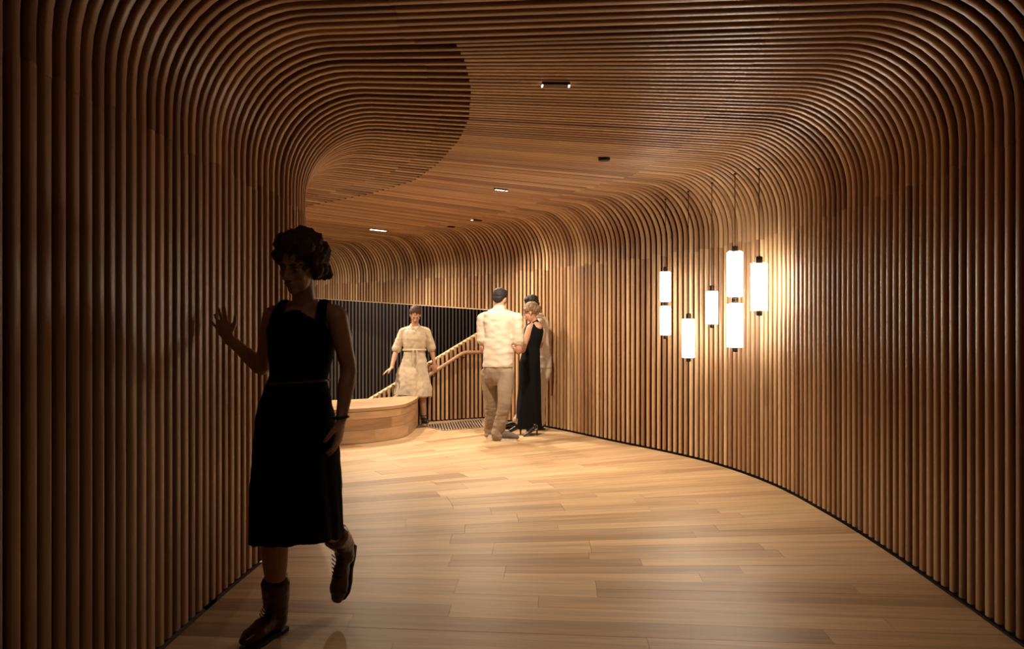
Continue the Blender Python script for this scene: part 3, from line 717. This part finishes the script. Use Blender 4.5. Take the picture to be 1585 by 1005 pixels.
# --- woman in a long black dress
R = empty('person', (.25, 9.5, 0), 'blonde woman in a long sleeveless black dress and black heels, turned left', 'person')
k = .95
pel, nk = at(820, 563, 9.5), at(828, 498, 9.5); Sd = V((.55, -.83, 0))
hd, HA = at(822, 484, 9.47), frame((-.85, .22, -.36), .0)
shN, elN, wrN = at(820, 508, 9.42), at(809, 543, 9.40), at(797, 537, 9.30)
shF, elF, wrF = at(836, 508, 9.62), at(822, 540, 9.7), at(806, 535, 9.62)
bm = bmesh.new(); torso(bm, pel, nk, Sd, k*.92); head(bm, hd, HA, k)
tube(bm, [nk-Z3*.04, nk.lerp(hd, .5), hd-HA[1]*.015-HA[2]*.01], [.048, .044, .048], None, 16)
tube(bm, [shN, nk+V((0, 0, -.045)), shF], [.040, .048, .040], None, 14, sub=3)
for a, b_, c in ((shN, elN, wrN), (shF, elF, wrF)): arm(bm, a, b_, c, .95)
hand(bm, wrN, (-.9, .3, .1), (0, 0, -1), (.3, .8, .3), .92, .4); hand(bm, wrF, (-.9, -.1, .1), (0, 0, -1), (.1, -.9, .3), .92, .4)
hN, kN, aN = at(818, 572, 9.45), at(813, 615, 9.42), at(802, 662, 9.44)
hF, kF, aF = at(824, 572, 9.55), at(827, 615, 9.52), at(828, 664, 9.36)
leg(bm, hN, kN, aN, .95); leg(bm, hF, kF, aF, .95)
remesh('body', bm, M_SKIN, .0075, R, 2); face_bits(R, hd, HA, k)
s_, f_, u_ = HA; P = lambda a, b_, c: hd+(s_*a+f_*b_+u_*c)*k
bm = bmesh.new(); ell(bm, P(0, -.026, .046), HA, (.084, .094, .085), 24, 14); ell(bm, P(0, -.06, .0), HA, (.062, .05, .05)); ell(bm, P(0, -.10, .01), HA, (.055, .045, .05)); ell(bm, P(0, -.115, -.012), HA, (.035, .03, .035)); ell(bm, P(.06, .03, .05), HA, (.03, .035, .035)); ell(bm, P(-.06, .03, .05), HA, (.03, .035, .035))
remesh('hair', bm, M_HAIRL, .006, R, 1, strandfn(.010, 60, 2))
bm = bmesh.new(); tp = lambda t: pel+(nk-pel)*t
hem = at(819, 668, 9.48); hem.z = .075
bot = lambda t: hem.lerp(pel, t)
tube(bm, [bot(0), bot(.3), bot(.65), bot(.88), pel, tp(.2), tp(.42), tp(.62), tp(.8), tp(.90), tp(.96)], [(.150, .165), (.142, .155), (.135, .140), (.135, .130), (.140, .122), (.128, .108), (.110, .094), (.126, .110), (.136, .110), (.115, .085), (.075, .060)], Sd, 28, sub=3, hem=True)
remesh('dress', bm, M_BLACK, .008, R, 2, lambda c: .018*max(.15, min(1, (1.0-c.z)/.5))*noise.noise(V((c.x*16, c.y*16, c.z*1.5))))
for a, D in ((aN, (-.95, .1, 0)), (aF, (-.8, -.5, 0))):
    D = V(D).normalized(); he = V((a.x, a.y, .075))-D*.03; Dp = (D-Z3*.42).normalized(); Up = (Z3+D*.42).normalized()
    bm = bmesh.new(); foot(bm, he, Dp, Up, .85, .9, .8); tube(bm, [he+Z3*.02, V((he.x, he.y, .002))], [.016, .008], None, 10)
    tube(bm, [he+D*.03+Z3*.02, he+D*.035+Z3*.05], [.032, .030], None, 12)
    remesh('high_heel', bm, M_BLKLEA, .006, R, 1)

# --- man half hidden behind her
R = empty('person', (.35, 9.93, 0), 'dark-haired man in white T-shirt, half hidden behind the blonde woman in black', 'person')
k = .98
pel, nk = at(838, 567, 9.93), at(833, 488, 9.9); Sd = V((.5, -.86, 0))
hd, HA = at(823, 473, 9.84), frame((-.78, -.45, -.38), .0)
shN, elN, wrN = at(837, 498, 9.74), at(836, 535, 9.76), at(815, 537, 9.68)
shF, elF, wrF = at(834, 498, 10.06), at(832, 538, 10.03), at(813, 538, 9.9)
bm = bmesh.new(); torso(bm, pel, nk, Sd, k*.92, True); head(bm, hd, HA, k, True)
tube(bm, [nk-Z3*.04, nk.lerp(hd, .5), hd-HA[1]*.015], [.056, .052, .054], None, 16)
tube(bm, [shN, nk+V((0, 0, -.05)), shF], [.05, .06, .05], None, 14, sub=3)
for a, b_, c in ((shN, elN, wrN), (shF, elF, wrF)): arm(bm, a, b_, c, .97, 1.05)
hand(bm, wrN, (-.9, .1, .1), (0, 0, -1), (.1, .9, .3), .95, .4); hand(bm, wrF, (-.9, -.2, .1), (0, 0, -1), (-.1, -.9, .3), .95, .4)
hN, kN, aN = at(836, 577, 9.86), at(836, 617, 9.84), at(837, 656, 9.9)
hF, kF, aF = at(838, 577, 10.0), at(812, 617, 9.95), at(801, 654, 9.97)
hF = at(836, 577, 10.02); kF = at(822, 617, 10.0)
leg(bm, hN, kN, aN); leg(bm, hF, kF, aF)
remesh('body', bm, M_SKINT, .0075, R, 2); face_bits(R, hd, HA, k, M_HAIRB)
s_, f_, u_ = HA; P = lambda a, b_, c: hd+(s_*a+f_*b_+u_*c)*k
bm = bmesh.new(); ell(bm, P(0, -.022, .050), HA, (.084, .094, .086), 24, 14); ell(bm, P(0, -.055, .0), HA, (.068, .05, .055)); ell(bm, P(0, .035, .10), HA, (.05, .035, .03))
remesh('hair', bm, M_HAIRB, .006, R, 1, strandfn(.006, 60, 7))
bm = bmesh.new(); torso(bm, pel+V((0, 0, .02)), nk-V((0, 0, .012)), Sd, k*.92, True, .015); tube(bm, [pel-Z3*.02, pel+Z3*.12], [(.165, .125), (.16, .122)], Sd, 24, hem=True)
tube(bm, [shN, nk+V((0, 0, -.055)), shF], [.062, .064, .062], None, 14, sub=3)
for a, b_ in ((shN, elN), (shF, elF)): tube(bm, [a, a.lerp(b_, .4), a.lerp(b_, .72)], [.062, .064, .067], None, 16, sub=2)
remesh('t_shirt', bm, M_WHITE, .009, R, 2, lambda c: .008*noise.noise(V((c.x*9+7, c.y*9, c.z*8))))
bm = bmesh.new(); tube(bm, [pel-Z3*.14, pel-Z3*.06, pel+Z3*.03], [(.145, .10), (.155, .115), (.155, .112)], Sd, 24)
for h_, q, a in ((hN, kN, aN), (hF, kF, aF)): tube(bm, [h_, h_.lerp(q, .5), q, q.lerp(a, .5), a+V((0, 0, .02))], [.092, .085, .072, .066, .064], None, 18, sub=3)
remesh('trousers', bm, M_CREAM, .009, R, 2, lambda c: .008*noise.noise(V((c.x*12, c.y*12, c.z*10))))
for a, D in ((aN, (-.7, -.5, 0)), (aF, (-.95, .0, 0))):
    D = V(D).normalized(); he = V((a.x, a.y, 0))-D*.035
    bm = bmesh.new(); foot(bm, he+Z3*.016, D, Z3, 1.05, 1.05, 1.1); b0 = remesh('shoe', bm, M_BLKLEA, .006, R, 1)
    bm = bmesh.new(); sole(bm, he, D, Z3, 1.05, .018, 1.0); child(R, 'sole', bm, M_SOLE, False, parent=b0)

# --- woman in a cream shirt dress at the top of the stairs
R = empty('person', (-1.33, 10.56, 0), 'woman in a belted cream shirt dress looking down, one hand on the stair rail', 'person')
k = .95
pel, nk = at(641, 563, 10.58), at(642, 504, 10.56); Sd = V((.985, .17, 0))
hd, HA = at(643, 488, 10.50), frame((.12, -.80, -.58), .0)
shR, elR, wrR = at(623, 513, 10.56), at(613, 543, 10.54), at(606, 570, 10.42)
shL, elL, wrL = at(661, 513, 10.58), at(668, 541, 10.62), at(672, 563, 10.62)
bm = bmesh.new(); torso(bm, pel, nk, Sd, k); head(bm, hd, HA, k)
tube(bm, [nk-Z3*.04, nk.lerp(hd, .5), hd-HA[1]*.015], [.048, .045, .05], None, 16)
tube(bm, [shR, nk+V((0, 0, -.045)), shL], [.042, .05, .042], None, 14, sub=3)
for a, b_, c in ((shR, elR, wrR), (shL, elL, wrL)): arm(bm, a, b_, c, .97)
hand(bm, wrR, (-.75, -.3, -.5), (0, 0, -1), (.2, -.9, .0), .95, .15); hand(bm, wrL, (.1, .2, -.95), (-.2, .9, 0), (-.8, -.2, 0), .95, .4)
hR, kR, aR = at(632, 573, 10.56), at(632, 615, 10.45), V((-1.40, 10.52, -.08))
hL, kL, aL = at(651, 573, 10.6), at(653, 608, 10.56), at(656, 645, 10.64)
leg(bm, hR, kR, aR, .95); leg(bm, hL, kL, aL, .95)
remesh('body', bm, M_SKIN, .0075, R, 2); face_bits(R, hd, HA, k)
s_, f_, u_ = HA; P = lambda a, b_, c: hd+(s_*a+f_*b_+u_*c)*k
bm = bmesh.new(); ell(bm, P(0, -.028, .048), HA, (.080, .092, .082), 24, 14); ell(bm, P(0, -.07, .0), HA, (.055, .05, .05)); ell(bm, P(0, -.125, .02), HA, (.038, .035, .038))
remesh('hair', bm, M_HAIRD, .006, R, 1, strandfn(.006, 70, 5))
bm = bmesh.new(); tp = lambda t: pel+(nk-pel)*t; hem = at(638, 613, 10.56); bot = lambda t: hem.lerp(pel, t)
tube(bm, [bot(0), bot(.25), bot(.6), pel, tp(.2), tp(.36), tp(.5), tp(.66), tp(.82), tp(.93), tp(.985)], [(.262, .19), (.255, .185), (.225, .165), (.182, .14), (.150, .12), (.142, .112), (.155, .122), (.160, .125), (.158, .110), (.11, .080), (.058, .053)], Sd, 28, sub=3, hem=True)
tube(bm, [shR, nk+V((0, 0, -.05)), shL], [.050, .054, .050], None, 14, sub=3)
for a, b_ in ((shR, elR), (shL, elL)): tube(bm, [a, a.lerp(b_, .4), a.lerp(b_, .88)], [.052, .056, .060], None, 16, sub=2)
dr = remesh('shirt_dress', bm, M_LINEN, .009, R, 2, lambda c: (.030*max(.3, min(1, (1.05-c.z)/.4)))*noise.noise(V((c.x*15, c.y*15, c.z*2.2)))+.006*noise.noise(c*22))
bm = bmesh.new(); c_ = tp(.36); fw = V((-.17, .985, 0)); pts = [c_+Sd*.157*math.cos(a)+fw*.120*math.sin(a) for a in [2*pi*i/32 for i in range(33)]]
tube(bm, pts, [(.009, .016)]*33, None, 8, cap=False)
f0 = c_-fw*.125; tube(bm, [f0, f0+V((.03, -.01, -.02)), f0+V((.035, -.02, -.28))], [.01, .009, .011], None, 8, sub=3); tube(bm, [f0, f0+V((-.02, -.01, -.02)), f0+V((-.025, -.02, -.2))], [.01, .009, .011], None, 8, sub=3)
child(R, 'fabric_belt', bm, M_LINEN)
for q in (-1, 1):                       # collar and rolled cuffs
    bm = bmesh.new(); tube(bm, [tp(1.02)+Sd*.05*q+fw*.02, tp(1.0)+Sd*.055*q-fw*.05, tp(.90)+Sd*.022*q-fw*.105], [(.008, .016), (.008, .018), (.006, .010)], Sd, 10, sub=3); child(R, 'collar', bm, M_LINEN)
for a, b_ in ((shR, elR), (shL, elL)):
    bm = bmesh.new(); tube(bm, [a.lerp(b_, .80), a.lerp(b_, .93)], [.063, .066], None, 18); child(R, 'cuff', bm, M_LINEN)
for a, D, g in ((aL, (.35, -.9, 0), 0), (aR, (-.3, -.9, 0), -.17)):
    D = V(D).normalized(); he = V((a.x, a.y, g))-D*.03
    bm = bmesh.new(); foot(bm, he+Z3*.012, D, Z3, .95, .95, .85); b0 = remesh('sandal', bm, M_BLKLEA, .006, R, 1)
    bm = bmesh.new(); tube(bm, [V((a.x, a.y, g+.10))+V((.037*math.cos(t), .037*math.sin(t), 0)) for t in [2*pi*i/16 for i in range(17)]], [.005]*17, None, 6, cap=False); child(R, 'strap', bm, M_BLKLEA, parent=b0)
